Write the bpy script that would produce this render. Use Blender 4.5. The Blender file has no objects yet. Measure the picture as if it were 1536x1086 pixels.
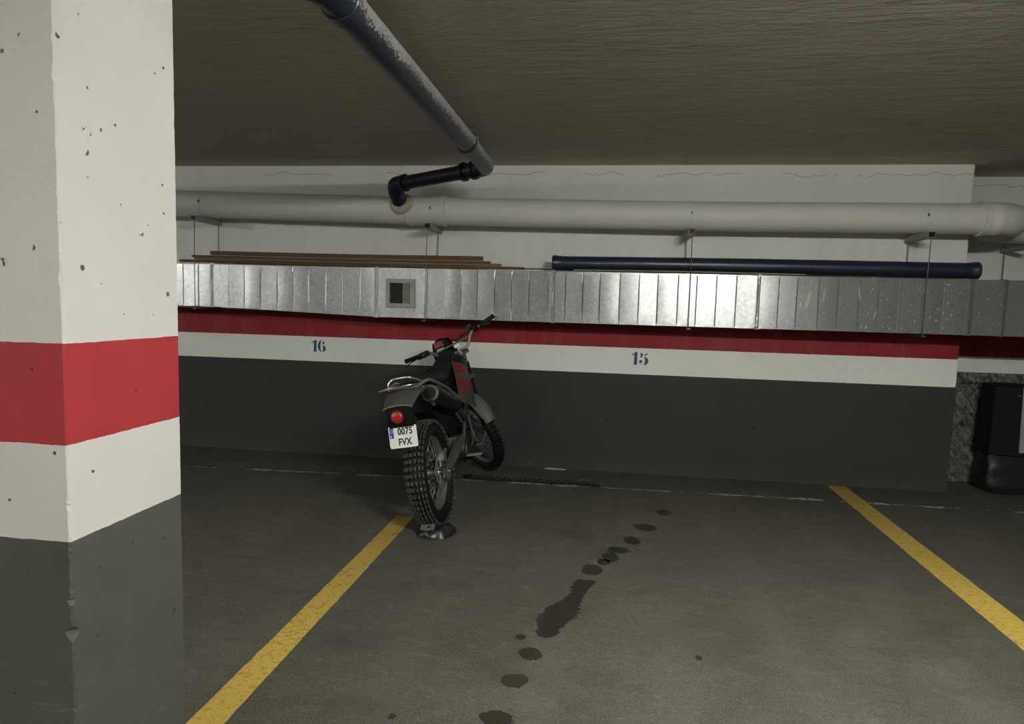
import bpy, bmesh, math, random
from mathutils import Vector, Matrix, Euler
from mathutils import noise as mnoise
random.seed(7)
PI = math.pi
SC = bpy.context.scene
COL = SC.collection

# ------------------------------------------------------------------ camera, world, exposure
def make_camera():
    f, yaw, pitch, roll = 985.5, 0.1396, 0.0881, 0.0273
    cy, sy, cp, sp = math.cos(yaw), math.sin(yaw), math.cos(pitch), math.sin(pitch)
    fwd = Vector((-sy*cp, cy*cp, -sp)); right = Vector((cy, sy, 0)); up = right.cross(fwd)
    cr, sr = math.cos(roll), math.sin(roll)
    r = cr*right + sr*up; u = -sr*right + cr*up
    m = Matrix((r, u, -fwd)).transposed().to_4x4(); m.translation = (0, 0, 1.48)
    cd = bpy.data.cameras.new('camera'); cd.sensor_width = 36; cd.sensor_fit = 'HORIZONTAL'
    cd.lens = f/1536*36; cd.clip_start = .02
    co = bpy.data.objects.new('camera', cd); COL.objects.link(co); co.matrix_world = m
    SC.camera = co
make_camera()
w = bpy.data.worlds.new('world'); SC.world = w; w.use_nodes = True
w.node_tree.nodes['Background'].inputs[0].default_value = (.5, .55, .6, 1)
w.node_tree.nodes['Background'].inputs[1].default_value = .02
SC.view_settings.view_transform = 'Standard'; SC.view_settings.look = 'None'
SC.view_settings.gamma = 1; SC.view_settings.use_curve_mapping = False
SC.view_settings.exposure = 1.65
LAMP_COL = (1.0, .985, .925)
LAMPS = [  # x, y, strength of the tubes
    (1.30, .60, 190), (-3.6, -1.3, 62), (-7.8, -.2, 170), (4.9, -3.4, 20)]  # last lamp is added, no duct reflection shows it

# ------------------------------------------------------------------ materials
class NT:
    def __init__(s, name):
        s.m = bpy.data.materials.new(name); s.m.use_nodes = True
        s.t = s.m.node_tree; s.b = s.t.nodes['Principled BSDF']
        s.tc = s.t.nodes.new('ShaderNodeTexCoord')
        s.obj = s.tc.outputs['Object']
    def n(s, typ, ins=None, **kw):
        nd = s.t.nodes.new(typ)
        for k, v in kw.items(): setattr(nd, k, v)
        for k, v in (ins or {}).items(): s.put(nd.inputs[k], v)
        return nd
    def put(s, sock, v):
        if isinstance(v, bpy.types.NodeSocket): s.t.links.new(v, sock)
        elif isinstance(v, (tuple, list)) and len(v) == 3 and sock.type == 'RGBA': sock.default_value = (*v, 1)
        else: sock.default_value = v
    def math(s, op, a, b=None, c=None, clamp=False):
        nd = s.n('ShaderNodeMath', operation=op, use_clamp=clamp)
        s.put(nd.inputs[0], a)
        if b is not None: s.put(nd.inputs[1], b)
        if c is not None: s.put(nd.inputs[2], c)
        return nd.outputs[0]
    def noise(s, scale, detail=4, rough=.55, vec=None, dist=0):
        return s.n('ShaderNodeTexNoise', {'Vector': vec or s.obj, 'Scale': scale, 'Detail': detail, 'Roughness': rough, 'Distortion': dist}).outputs['Fac']
    def vor(s, scale, vec=None, feature='F1', out='Distance', rnd=1):
        nd = s.n('ShaderNodeTexVoronoi', {'Vector': vec or s.obj, 'Scale': scale, 'Randomness': rnd}, feature=feature)
        return nd.outputs[out]
    def scale(s, v, vec=None):
        return s.n('ShaderNodeMapping', {'Vector': vec or s.obj, 'Scale': v}).outputs[0]
    def ramp(s, x, a, b):
        return s.n('ShaderNodeMapRange', {'Value': x, 'From Min': a, 'From Max': b, 'To Min': 0., 'To Max': 1.}, clamp=True).outputs[0]
    def mix(s, f, a, b, mode='MIX'):
        nd = s.n('ShaderNodeMix', data_type='RGBA', blend_type=mode)
        s.put(nd.inputs[0], f); s.put(nd.inputs[6], a); s.put(nd.inputs[7], b)
        return nd.outputs[2]
    def bump(s, h, strength=.3, dist=.01, normal=None):
        nd = s.n('ShaderNodeBump', {'Height': h, 'Strength': strength, 'Distance': dist})
        if normal: s.put(nd.inputs['Normal'], normal)
        return nd.outputs[0]
    def xyz(s, vec=None):
        return s.n('ShaderNodeSeparateXYZ', {0: vec or s.obj}).outputs
    def out(s, col=None, rough=None, metal=None, normal=None, spec=None, **kw):
        for k, v in (('Base Color', col), ('Roughness', rough), ('Metallic', metal), ('Normal', normal), ('Specular IOR Level', spec)):
            if v is not None: s.put(s.b.inputs[k], v)
        for k, v in kw.items(): s.put(s.b.inputs[k], v)
        return s.m

def simple(name, col, rough=.5, metal=0., vary=.15, scale=30, spec=.5, bump=0):
    t = NT(name)
    f = t.noise(scale, 3)
    a = tuple(c*(1-vary) for c in col); b = tuple(min(1, c*(1+vary)) for c in col)
    c = t.mix(f, a, b)
    r = t.math('MULTIPLY_ADD', f, .2, rough-.1, clamp=True)
    t.out(c, r, metal, spec=spec)
    if bump: t.out(normal=t.bump(f, bump, .004))
    return t.m

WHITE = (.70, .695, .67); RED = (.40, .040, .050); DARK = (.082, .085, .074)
ZD, ZR, ZT = .890, 1.1224, 1.3604

def striped(name, pits=False, DARK=DARK, WHITE=WHITE, RED=RED):
    t = NT(name)
    x, y, z = t.xyz()
    wob = t.math('MULTIPLY_ADD', t.noise(26, 3), .006, -.003)
    zz = t.math('ADD', z, wob)
    mottle = t.noise(3.5, 5, .6)
    white = t.mix(mottle, tuple(c*.93 for c in WHITE), tuple(c*1.06 for c in WHITE))
    red = t.mix(mottle, tuple(c*.88 for c in RED), tuple(c*1.1 for c in RED))
    dark = t.mix(mottle, tuple(c*.85 for c in DARK), tuple(c*1.15 for c in DARK))
    c = t.mix(t.math('GREATER_THAN', zz, ZD), dark, white)
    inred = t.math('MULTIPLY', t.math('GREATER_THAN', zz, ZR), t.math('LESS_THAN', zz, ZT))
    c = t.mix(inred, c, red)
    h = t.math('MULTIPLY', t.noise(9, 6, .65), .6)
    fine = t.noise(120, 3)
    h = t.math('ADD', h, t.math('MULTIPLY', fine, .12))
    if pits:
        d1 = t.vor(16); sel = t.math('GREATER_THAN', t.noise(5.1, 2), .42)
        sz = t.math('MULTIPLY_ADD', t.noise(19, 1), .24, -.035)
        p1 = t.math('MULTIPLY', t.math('LESS_THAN', d1, sz), sel)
        d2 = t.vor(6.2, t.scale((1, 1, 1.15))); nn = t.math('MULTIPLY_ADD', t.noise(45, 4, .7), .34, -.095)
        p2 = t.math('MULTIPLY', t.math('LESS_THAN', d2, nn), t.math('GREATER_THAN', t.noise(2.3, 1), .47))
        pit = t.math('MAXIMUM', p1, p2)
        deep = t.math('MULTIPLY', pit, t.math('GREATER_THAN', t.noise(33, 1), .50))
        c = t.mix(t.math('MULTIPLY', deep, .9), c, (.045, .040, .032))
        h = t.math('SUBTRACT', h, t.math('MULTIPLY', pit, 1.6))
        # scuffs on the dark skirting
        sc = t.ramp(t.noise(5, 6, .7, t.scale((1, 1, 6))), .60, .72)
        sc = t.math('MULTIPLY', sc, t.math('LESS_THAN', zz, ZD-.2))
        c = t.mix(t.math('MULTIPLY', sc, .22), c, (.25, .25, .22))
        t.out(normal=t.bump(h, .5, .006))
    else:
        up = t.math('GREATER_THAN', zz, ZT)
        spot = t.math('LESS_THAN', t.vor(22), .045)
        c = t.mix(t.math('MULTIPLY', t.math('MULTIPLY', spot, up), .45), c, (.12, .11, .10))
        # vertical formwork joints in the dark skirting, drips in the white
        fx = t.math('ABSOLUTE', t.math('SUBTRACT', t.math('FRACT', t.math('MULTIPLY_ADD', x, .794, .462)), .5))
        jl = t.math('MULTIPLY', t.math('LESS_THAN', fx, .0035), t.math('LESS_THAN', zz, ZD))
        c = t.mix(t.math('MULTIPLY', jl, .6), c, (.03, .03, .028))
        fz = t.math('ABSOLUTE', t.math('SUBTRACT', z, .46))
        hole = t.math('LESS_THAN', t.math('ADD', t.math('POWER', t.math('MULTIPLY', fx, 1.26), 2.), t.math('POWER', fz, 2.)), .00022)
        c = t.mix(hole, c, (.012, .012, .012))
        streak = t.ramp(t.noise(6, 4, .6, t.scale((1, 1, .08))), .5, .75)
        c = t.mix(t.math('MULTIPLY', t.math('MULTIPLY', streak, t.math('GREATER_THAN', zz, ZR)), .12), c, (.3, .28, .22))
        cz = t.math('ABSOLUTE', t.math('SUBTRACT', z, t.math('MULTIPLY_ADD', t.noise(1, 6, .7, t.scale((4, 1, .1))), .16, 2.545)))
        crack = t.math('MULTIPLY', t.math('LESS_THAN', cz, .0028), t.math('GREATER_THAN', t.noise(2.0, 3), .47))
        c = t.mix(t.math('MULTIPLY', crack, .6), c, (.13, .12, .10))
        h = t.math('SUBTRACT', h, t.math('MULTIPLY', t.math('GREATER_THAN', z, t.math('MULTIPLY_ADD', t.noise(1, 6, .7, t.scale((4, 1, .1))), .16, 2.545)), .3))
        h = t.math('ADD', h, t.math('MULTIPLY', t.noise(1, 3, .6, t.scale((60, 60, 12))), .25))
        dirt = t.math('MULTIPLY', t.ramp(z, .14, .0), t.noise(7, 4))
        c = t.mix(t.math('MULTIPLY', dirt, .9), c, (.055, .05, .035))
        t.out(normal=t.bump(h, .35, .006))
    return t.out(c, .62, spec=.25)

def floor_mat():
    t = NT('concrete_floor')
    x, y, z = t.xyz()
    big = t.noise(.55, 4, .6); mid = t.noise(2.6, 6, .65, dist=.6); fine = t.noise(34, 6, .75)
    grain = t.noise(120, 3, .8)
    c = t.mix(t.ramp(big, .35, .65), (.108, .107, .096), (.138, .131, .108))
    c = t.mix(t.ramp(mid, .35, .7), t.mix(.5, c, (.060, .058, .050)), t.mix(.35, c, (.20, .195, .168)))
    c = t.mix(t.math('MULTIPLY', t.ramp(fine, .42, .62), .75), c, (.085, .083, .073))
    c = t.mix(t.math('MULTIPLY', t.ramp(grain, .48, .68), .55), c, (.33, .32, .28))
    blot = t.noise(9, 6, .7, t.scale((1, 1.5, 1)), .8)
    c = t.mix(t.math('MULTIPLY', t.ramp(blot, .52, .68), .38), c, (.062, .060, .050))
    c = t.mix(t.math('MULTIPLY', t.ramp(blot, .46, .34), .28), c, (.25, .245, .21))
    # pale scuffed lanes where cars turn
    wv = t.n('ShaderNodeTexWave', {'Vector': t.scale((.5, .28, 1)), 'Scale': 1.1, 'Distortion': 5., 'Detail': 3., 'Detail Scale': .6}).outputs['Fac']
    c = t.mix(t.math('MULTIPLY', t.ramp(wv, .6, .95), .06), c, (.30, .29, .25))
    dk = t.ramp(t.noise(1.7, 5, .6, t.scale((1, 2.2, 1))), .56, .72)
    c = t.mix(t.math('MULTIPLY', dk, .6), c, (.07, .066, .055))
    # trodden dirt towards the wall, deepened to paint the lamp light falling off
    dw = t.math('MULTIPLY', t.ramp(y, 3.6, 5.6), t.math('MULTIPLY_ADD', mid, .8, .15), clamp=True)
    c = t.mix(t.math('MULTIPLY', dw, .9), c, (.048, .044, .034))
    # bright specks
    sp = t.math('MULTIPLY', t.math('LESS_THAN', t.vor(34), .06), t.math('GREATER_THAN', t.noise(2.2, 2), .56))
    c = t.mix(t.math('MULTIPLY', sp, .6), c, (.6, .59, .55))
    # construction joint with remains of white paint
    jy = t.math('SUBTRACT', y, t.math('ADD', t.math('MULTIPLY_ADD', x, .035, 5.350), t.math('MULTIPLY', t.math('MULTIPLY', x, x), -.0045)))
    jy = t.math('ADD', jy, t.math('MULTIPLY_ADD', t.noise(9, 3), .03, -.015))
    aj = t.math('ABSOLUTE', jy)
    line = t.math('LESS_THAN', aj, .006)
    c = t.mix(t.math('MULTIPLY', line, .8), c, (.03, .03, .026))
    wn = t.noise(1, 4, .6, t.scale((3.2, .1, 1)))
    ww = t.math('MULTIPLY', t.ramp(wn, .44, .60), .034)
    ww = t.math('MULTIPLY', ww, t.math('MULTIPLY_ADD', t.noise(16, 4, .7), 5., -1.9))
    wp = t.math('LESS_THAN', t.math('ABSOLUTE', t.math('ADD', jy, .012)), ww)
    c = t.mix(wp, c, (.52, .51, .47))
    h = t.math('ADD', t.math('MULTIPLY', fine, .5), t.math('MULTIPLY', mid, .8))
    h = t.math('ADD', h, t.math('MULTIPLY', grain, .35))
    h = t.math('SUBTRACT', h, t.math('MULTIPLY', line, 1.0))
    c = t.mix(1., c, (.80, .79, .745), 'MULTIPLY')
    return t.out(c, t.math('MULTIPLY_ADD', mid, .25, .42), spec=.32, normal=t.bump(h, .8, .006))

def ceiling_mat():
    t = NT('rough_plaster_ceiling')
    a = t.noise(2.2, 6, .65, t.scale((.45, 1.5, 1)), 1.2)
    b = t.noise(14, 5, .7, t.scale((.3, 1.4, 1)), .5)
    f = t.noise(60, 3)
    c = t.mix(a, (.42, .395, .335), (.58, .55, .47))
    c = t.mix(t.math('MULTIPLY', t.ramp(b, .5, .72), .3), c, (.28, .265, .225))
    sp = t.math('MULTIPLY', t.math('LESS_THAN', t.vor(9), .05), t.math('GREATER_THAN', t.noise(3, 1), .55))
    c = t.mix(t.math('MULTIPLY', sp, .5), c, (.5, .49, .45))
    h = t.math('ADD', t.math('MULTIPLY', a, 1.0), t.math('MULTIPLY', b, .55))
    h = t.math('ADD', h, t.math('MULTIPLY', f, .08))
    return t.out(c, .8, spec=.15, normal=t.bump(h, .9, .04))

def yellow_mat():
    t = NT('worn_yellow_paint')
    x, y, z = t.xyz()
    n1 = t.noise(60, 5, .75); n2 = t.noise(3.5, 4)
    c = t.mix(n2, (.60, .42, .075), (.72, .52, .12))
    wear = t.ramp(t.noise(38, 6, .8), .53, .60)
    c = t.mix(t.math('MULTIPLY', wear, .62), c, (.20, .16, .06))
    cr = t.math('LESS_THAN', t.vor(17, feature='DISTANCE_TO_EDGE'), .02)
    c = t.mix(t.math('MULTIPLY', t.math('MULTIPLY', cr, t.math('GREATER_THAN', t.noise(4, 2), .55)), .55), c, (.12, .09, .04))
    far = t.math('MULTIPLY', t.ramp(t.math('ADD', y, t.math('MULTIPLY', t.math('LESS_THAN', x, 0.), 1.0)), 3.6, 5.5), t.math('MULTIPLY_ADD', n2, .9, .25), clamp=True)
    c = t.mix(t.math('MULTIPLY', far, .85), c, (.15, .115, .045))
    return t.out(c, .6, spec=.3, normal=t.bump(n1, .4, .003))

def galv_mat():
    t = NT('galvanised_sheet')
    x, y, z = t.xyz()
    sp = t.vor(42, out='Color'); n = t.noise(5, 4); st = t.noise(8, 4, .6, t.scale((1, 1, .12)))
    c = t.mix(n, (.36, .385, .385), (.47, .49, .485))
    c = t.mix(.14, c, t.n('ShaderNodeRGBToBW', {0: sp}).outputs[0])
    dust_dim = t.ramp(x, 1.15, 1.75)  # dust on the right run, also painting it dark where no lamp reflects
    c = t.mix(t.math('MULTIPLY', dust_dim, .75), c, (.12, .122, .11))
    # white spatters and scrapes on the right run
    v = t.math('LESS_THAN', t.vor(26), .085); v = t.math('MULTIPLY', v, t.math('GREATER_THAN', t.noise(7, 2), .52))
    rgt = t.ramp(x, 1.3, 2.2)
    v2 = t.math('LESS_THAN', t.vor(7, t.n('ShaderNodeMapping', {'Vector': t.obj, 'Scale': (2.2, 1, .34), 'Rotation': (0, .22, 0)}).outputs[0]), .055)
    v2 = t.math('MULTIPLY', v2, t.math('MULTIPLY', t.ramp(x, 1.0, 1.1), t.ramp(x, 2.2, 2.0)))
    spat = t.math('MAXIMUM', t.math('MULTIPLY', v, rgt), v2)
    c = t.mix(t.math('MULTIPLY', spat, .8), c, (.8, .79, .74))
    met = t.math('SUBTRACT', 1., t.math('MAXIMUM', spat, t.math('MULTIPLY', dust_dim, .55)))
    r = t.math('ADD', t.math('MULTIPLY_ADD', st, .14, .31), t.math('MULTIPLY', dust_dim, .2))
    t.out(c, r, met, normal=t.bump(t.math('ADD', n, t.math('MULTIPLY', st, .5)), .15, .006))
    t.put(t.b.inputs['Anisotropic'], .4)
    tg = t.n('ShaderNodeTangent', direction_type='RADIAL', axis='Z')
    t.put(t.b.inputs['Tangent'], tg.outputs[0]); t.put(t.b.inputs['Anisotropic Rotation'], .25)
    return t.m

def dusty_pipe_mat():
    t = NT('dusty_navy_plastic')
    g = t.n('ShaderNodeNewGeometry').outputs['Normal']
    nx, ny, nz = t.xyz(g)
    n = t.noise(75, 3, .85); n2 = t.noise(6, 3)
    up = t.math('ADD', t.math('MULTIPLY', nz, .35), t.math('MULTIPLY_ADD', nx, .75, -.05))
    x, y, z = t.xyz()
    up = t.math('ADD', up, t.math('MULTIPLY_ADD', n2, .5, -.3))
    k = t.math('ADD', t.math('MULTIPLY', n, 1.7), t.math('MULTIPLY', up, .95))
    d = t.math('MULTIPLY', t.ramp(k, 1.27, 1.36), t.ramp(y, 4.95, 4.6))
    few = t.math('MULTIPLY', t.math('LESS_THAN', t.vor(60), .10), t.math('GREATER_THAN', t.noise(12, 1), .5))
    d = t.math('MAXIMUM', d, t.math('MULTIPLY', few, .7))
    c = t.mix(t.math('MULTIPLY', d, .8), (.016, .024, .042), (.50, .51, .49))
    return t.out(c, t.math('MULTIPLY_ADD', d, .5, .35), spec=.4, normal=t.bump(d, .3, .002))

def foil_mat():
    t = NT('crumpled_silver_wrap')
    a = t.noise(5, 6, .7, dist=2.5); b = t.vor(11, t.scale((1, 1, .6)), 'DISTANCE_TO_EDGE')
    w = t.n('ShaderNodeTexWave', {'Vector': t.n('ShaderNodeMapping', {'Vector': t.obj, 'Rotation': (0, .7, 0)}).outputs[0], 'Scale': 5., 'Distortion': 9., 'Detail': 4.}).outputs['Fac']
    c = t.mix(t.ramp(a, .35, .65), (.20, .19, .16), (.58, .56, .49))  # light and shade of the crumples painted into the colour
    c = t.mix(t.math('MULTIPLY', t.ramp(w, .7, 1.), .35), c, (.75, .73, .66))
    h = t.math('ADD', t.math('MULTIPLY', a, 1.4), t.math('MULTIPLY', w, .6))
    h = t.math('ADD', h, t.math('MULTIPLY', t.ramp(b, 0, .1), .4))
    return t.out(c, .40, .3, normal=t.bump(h, 1.0, .035))

def wood_mat(name, ca, cb):
    t = NT(name)
    n = t.noise(1, 6, .6, t.scale((2.2, 60, 60)), .8)
    return t.out(t.mix(n, ca, cb), .7, spec=.2, normal=t.bump(n, .3, .002))

M = {}
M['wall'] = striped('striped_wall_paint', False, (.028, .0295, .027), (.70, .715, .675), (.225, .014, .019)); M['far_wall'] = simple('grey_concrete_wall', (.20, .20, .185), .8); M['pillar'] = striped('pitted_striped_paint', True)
M['floor'] = floor_mat(); M['ceiling'] = ceiling_mat(); M['yellow'] = yellow_mat()
M['galv'] = galv_mat(); M['navy_dusty'] = dusty_pipe_mat(); M['foil'] = foil_mat()
M['navy'] = simple('navy_plastic', (.010, .017, .034), .38, 0, .2, 12)
M['pipe'] = simple('painted_drain_pipe', (.60, .60, .56), .5, 0, .05, 6, .35, .15)
M['mortar'] = simple('pale_mortar', (.42, .38, .30), .9, 0, .25, 40, .2, .8)
M['steel'] = simple('dull_steel', (.38, .37, .34), .45, .8)
M['dark_steel'] = simple('dark_steel', (.10, .10, .10), .45, .7)
M['paint_steel'] = simple('painted_bracket', (.32, .32, .295), .5, .1)
M['wire'] = simple('hanging_wire', (.12, .118, .11), .5, .4)
M['lathd'] = wood_mat('dark_lath', (.060, .040, .024), (.14, .092, .050))
M['lath'] = wood_mat('brown_lath', (.11, .072, .036), (.24, .155, .075))
M['latht'] = wood_mat('pale_lath', (.20, .155, .10), (.33, .26, .17))
M['seam'] = simple('bright_folded_seam', (.62, .63, .62), .35, .7, .3, 60)
M['hole_shade'] = simple('painted_hole_shade', (.02, .02, .02), .9)  # black that paints the shade inside the duct
M['stain'] = simple('oily_floor_stain', (.028, .026, .019), .5, 0, .3, 25, .4, .3)
M['num'] = simple('blue_stencil_paint', (.016, .050, .125), .6)
M['splash'] = simple('white_plaster_spill', (.46, .45, .42), .8, 0, .2, 40, .2, .6)
M['rubber'] = simple('tyre_rubber', (.008, .008, .0075), .7, 0, .25, 50, .2)
M['knob'] = simple('highlit_tyre_knob', (.052, .050, .044), .7, 0, .3, 60, .3)  # rubber lightened to paint highlights on the knob tops
M['blackp'] = simple('black_plastic', (.006, .006, .006), .5, 0, .2, 30, .25)
M['seat'] = simple('black_seat_vinyl', (.0055, .006, .006), .55, 0, .2, 60, .25, .2)
M['alu'] = simple('brushed_aluminium', (.25, .245, .225), .42, .75)
M['chrome'] = simple('chromed_steel', (.70, .69, .66), .18, 1.)
M['greyp'] = simple('silver_grey_plastic', (.125, .128, .115), .45, 0, .15, 10)
M['fender'] = simple('grey_fender_plastic', (.22, .225, .20), .45, 0, .15, 8)
M['redp'] = simple('red_graphic', (.36, .018, .030), .4)
M['cast'] = simple('cast_engine_metal', (.035, .034, .032), .5, .6, .3, 25)
M['plate'] = simple('white_plate', (.80, .81, .78), .4, 0, .04)
M['platetext'] = simple('plate_lettering', (.012, .012, .014), .5)
M['platebl'] = simple('plate_blue_band', (.02, .06, .36), .4)
M['green'] = simple('green_reservoir', (.006, .045, .028), .3)
M['bag'] = simple('black_bag_plastic', (.012, .011, .013), .34, 0, .4, 20, .5, .6)
M['bagg'] = simple('grey_print_patch', (.20, .195, .185), .5, 0, .25, 30)
M['black_box'] = simple('matt_black_board', (.006, .006, .0065), .6, 0, .2, 20, .2)
M['panel'] = simple('pale_grey_panel', (.24, .245, .26), .5, 0, .06)
def lens_mat():
    t = NT('red_lamp_lens')
    d = t.vor(160, rnd=0)
    return t.out((.30, .012, .010), .25, normal=t.bump(d, .3, .002), spec=.6)
M['lens'] = lens_mat()
def emit_mat(name, strength):
    t = NT(name); t.out((.8, .8, .8), .4)
    t.put(t.b.inputs['Emission Color'], LAMP_COL); t.put(t.b.inputs['Emission Strength'], strength)
    return t.m

# ------------------------------------------------------------------ mesh builder
class MB:
    def __init__(s): s.bm = bmesh.new(); s.mats = []; s.cur = 0
    def mat(s, m):
        if m not in s.mats: s.mats.append(m)
        s.cur = s.mats.index(m); return s
    def _faces(s, fs, smooth=False):
        for f in fs: f.material_index = s.cur; f.smooth = smooth
    def box(s, c, size, rot=None, bevel=0.0, M4=None):
        m = Matrix.Translation(Vector(c)) @ (Euler(rot).to_matrix().to_4x4() if rot else Matrix.Identity(4)) @ Matrix.Diagonal((*size, 1))
        if M4: m = M4 @ m
        r = bmesh.ops.create_cube(s.bm, size=1, matrix=m)
        fs = list({f for v in r['verts'] for f in v.link_faces}); s._faces(fs)
        if bevel:
            es = list({e for f in fs for e in f.edges})
            rr = bmesh.ops.bevel(s.bm, geom=es, offset=bevel, segments=2, profile=.6, affect='EDGES', clamp_overlap=True)
            s._faces(rr['faces'], True)
        return s
    def tube(s, pts, r, n=10, caps=True, closed=False, smooth=True, flat=None):
        """sweep a circle (radius r or list) along pts; flat=(a,b) scales the section"""
        pts = [Vector(p) for p in pts]; N = len(pts)
        rs = r if isinstance(r, (list, tuple)) else [r]*N
        tang = []
        for i in range(N):
            a = pts[i-1] if (i > 0 or closed) else pts[i]; b = pts[(i+1) % N] if (i < N-1 or closed) else pts[i]
            tang.append((b-a).normalized())
        up = Vector((0, 0, 1)) if abs(tang[0].z) < .9 else Vector((1, 0, 0))
        u = tang[0].cross(up).normalized(); rings = []
        for i in range(N):
            u = (u - tang[i]*u.dot(tang[i])).normalized(); v = tang[i].cross(u)
            fa, fb = flat or (1, 1)
            rings.append([s.bm.verts.new(pts[i] + rs[i]*(fa*math.cos(2*PI*k/n)*u + fb*math.sin(2*PI*k/n)*v)) for k in range(n)])
        fs = []
        for i in range(N if closed else N-1):
            A, B = rings[i], rings[(i+1) % N]
            for k in range(n): fs.append(s.bm.faces.new((A[k], A[(k+1) % n], B[(k+1) % n], B[k])))
        s._faces(fs, smooth)
        if caps and not closed: s._faces([s.bm.faces.new(rings[0][::-1]), s.bm.faces.new(rings[-1])])
        return s
    def lathe(s, prof, n=32, M4=None, closed=False, smooth=True):
        """prof: (radius, along) about local X axis"""
        m = M4 or Matrix.Identity(4); rings = []
        for (r, a) in prof:
            rings.append([s.bm.verts.new(m @ Vector((a, r*math.cos(2*PI*k/n), r*math.sin(2*PI*k/n)))) for k in range(n)])
        fs = []; L = len(prof)
        for i in range(L if closed else L-1):
            A, B = rings[i], rings[(i+1) % L]
            for k in range(n): fs.append(s.bm.faces.new((A[k], A[(k+1) % n], B[(k+1) % n], B[k])))
        s._faces(fs, smooth)
        if not closed:
            for R_ in (rings[0], rings[-1]):
                if prof[0][0] > 0: s._faces([s.bm.faces.new(R_)])
        return s
    def prism(s, poly, z0, z1, M4=None, smooth=False):
        """extrude a 2-D polygon (x,y) from z0 to z1"""
        m = M4 or Matrix.Identity(4)
        a = [s.bm.verts.new(m @ Vector((p[0], p[1], z0))) for p in poly]
        b = [s.bm.verts.new(m @ Vector((p[0], p[1], z1))) for p in poly]
        n = len(poly); fs = [s.bm.faces.new(a[::-1]), s.bm.faces.new(b)]
        s._faces(fs)
        s._faces([s.bm.faces.new((a[i], a[(i+1) % n], b[(i+1) % n], b[i])) for i in range(n)], smooth)
        return s
    def loft(s, rings, smooth=True, caps=True):
        R_ = [[s.bm.verts.new(Vector(p)) for p in r] for r in rings]; n = len(R_[0]); fs = []
        for A, B in zip(R_, R_[1:]):
            for k in range(n): fs.append(s.bm.faces.new((A[k], A[(k+1) % n], B[(k+1) % n], B[k])))
        s._faces(fs, smooth)
        if caps: s._faces([s.bm.faces.new(R_[0][::-1]), s.bm.faces.new(R_[-1])])
        return s
    def sheet(s, grid, thick, smooth=True):
        """a grid of points given thickness along its normals"""
        H, W_ = len(grid), len(grid[0]); V = [[s.bm.verts.new(Vector(p)) for p in row] for row in grid]; fs = []
        for i in range(H-1):
            for j in range(W_-1): fs.append(s.bm.faces.new((V[i][j], V[i][j+1], V[i+1][j+1], V[i+1][j])))
        s._faces(fs, smooth)
        r = bmesh.ops.solidify(s.bm, geom=fs, thickness=thick)
        s._faces([f for f in r['geom'] if isinstance(f, bmesh.types.BMFace)], smooth)
        return s
    def build(s, name, m=None, parent=None, loc=None, recalc=True):
        if recalc: bmesh.ops.recalc_face_normals(s.bm, faces=s.bm.faces[:])
        for e in s.bm.edges:
            if len(e.link_faces) == 2 and e.calc_face_angle(0) > .8: e.smooth = False
        me = bpy.data.meshes.new(name); s.bm.to_mesh(me); s.bm.free()
        for k in (s.mats or [m]): me.materials.append(M[k] if isinstance(k, str) else k)
        o = bpy.data.objects.new(name, me); COL.objects.link(o)
        if loc: o.location = loc
        if parent: o.parent = parent
        return o

def tag(o, label=None, cat=None, group=None, kind=None):
    for k, v in (('label', label), ('category', cat), ('group', group), ('kind', kind)):
        if v: o[k] = v
    return o
def empty(name, loc, rot=(0, 0, 0)):
    o = bpy.data.objects.new(name, None); COL.objects.link(o); o.location = loc; o.rotation_euler = rot
    o.empty_display_size = .1
    return o
def arc(c, r, a0, a1, n, plane='xy'):
    out = []
    for i in range(n+1):
        a = a0 + (a1-a0)*i/n; u, v = r*math.cos(a), r*math.sin(a)
        out.append({'xy': (c[0]+u, c[1]+v, c[2]), 'xz': (c[0]+u, c[1], c[2]+v), 'yz': (c[0], c[1]+u, c[2]+v)}[plane])
    return out
def smooth_path(pts, rad, n=6):
    """round the corners of a polyline"""
    P = [Vector(p) for p in pts]; out = [P[0]]
    for i in range(1, len(P)-1):
        a, b = (P[i-1]-P[i]), (P[i+1]-P[i]); ra = min(rad, a.length*.48, b.length*.48)
        p0, p1 = P[i]+a.normalized()*ra, P[i]+b.normalized()*ra
        for k in range(n+1):
            t = k/n; out.append((1-t)**2*p0 + 2*t*(1-t)*P[i] + t*t*p1)
    return out + [P[-1]]

# ------------------------------------------------------------------ the setting
X0, X1, Y0, YW, YR, XE, H = -9.5, 8.0, -5.5, 5.8804, 6.39, 2.898, 2.70
def structure(name, lo, hi, m):
    b = MB(); b.box([(a+c)/2 for a, c in zip(lo, hi)], [c-a for a, c in zip(lo, hi)])
    o = b.build(name, m); tag(o, kind='structure'); return o
floor = structure('floor', (X0-.2, Y0-.2, -.2), (X1+.2, YR+.4, 0), 'floor')
tag(floor, 'stained grey concrete garage floor')
ceil_ = structure('ceiling', (X0-.2, Y0-.2, H), (X1+.2, YR+.4, H+.2), 'ceiling')
tag(ceil_, 'rough grey green plastered concrete ceiling')
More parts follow.
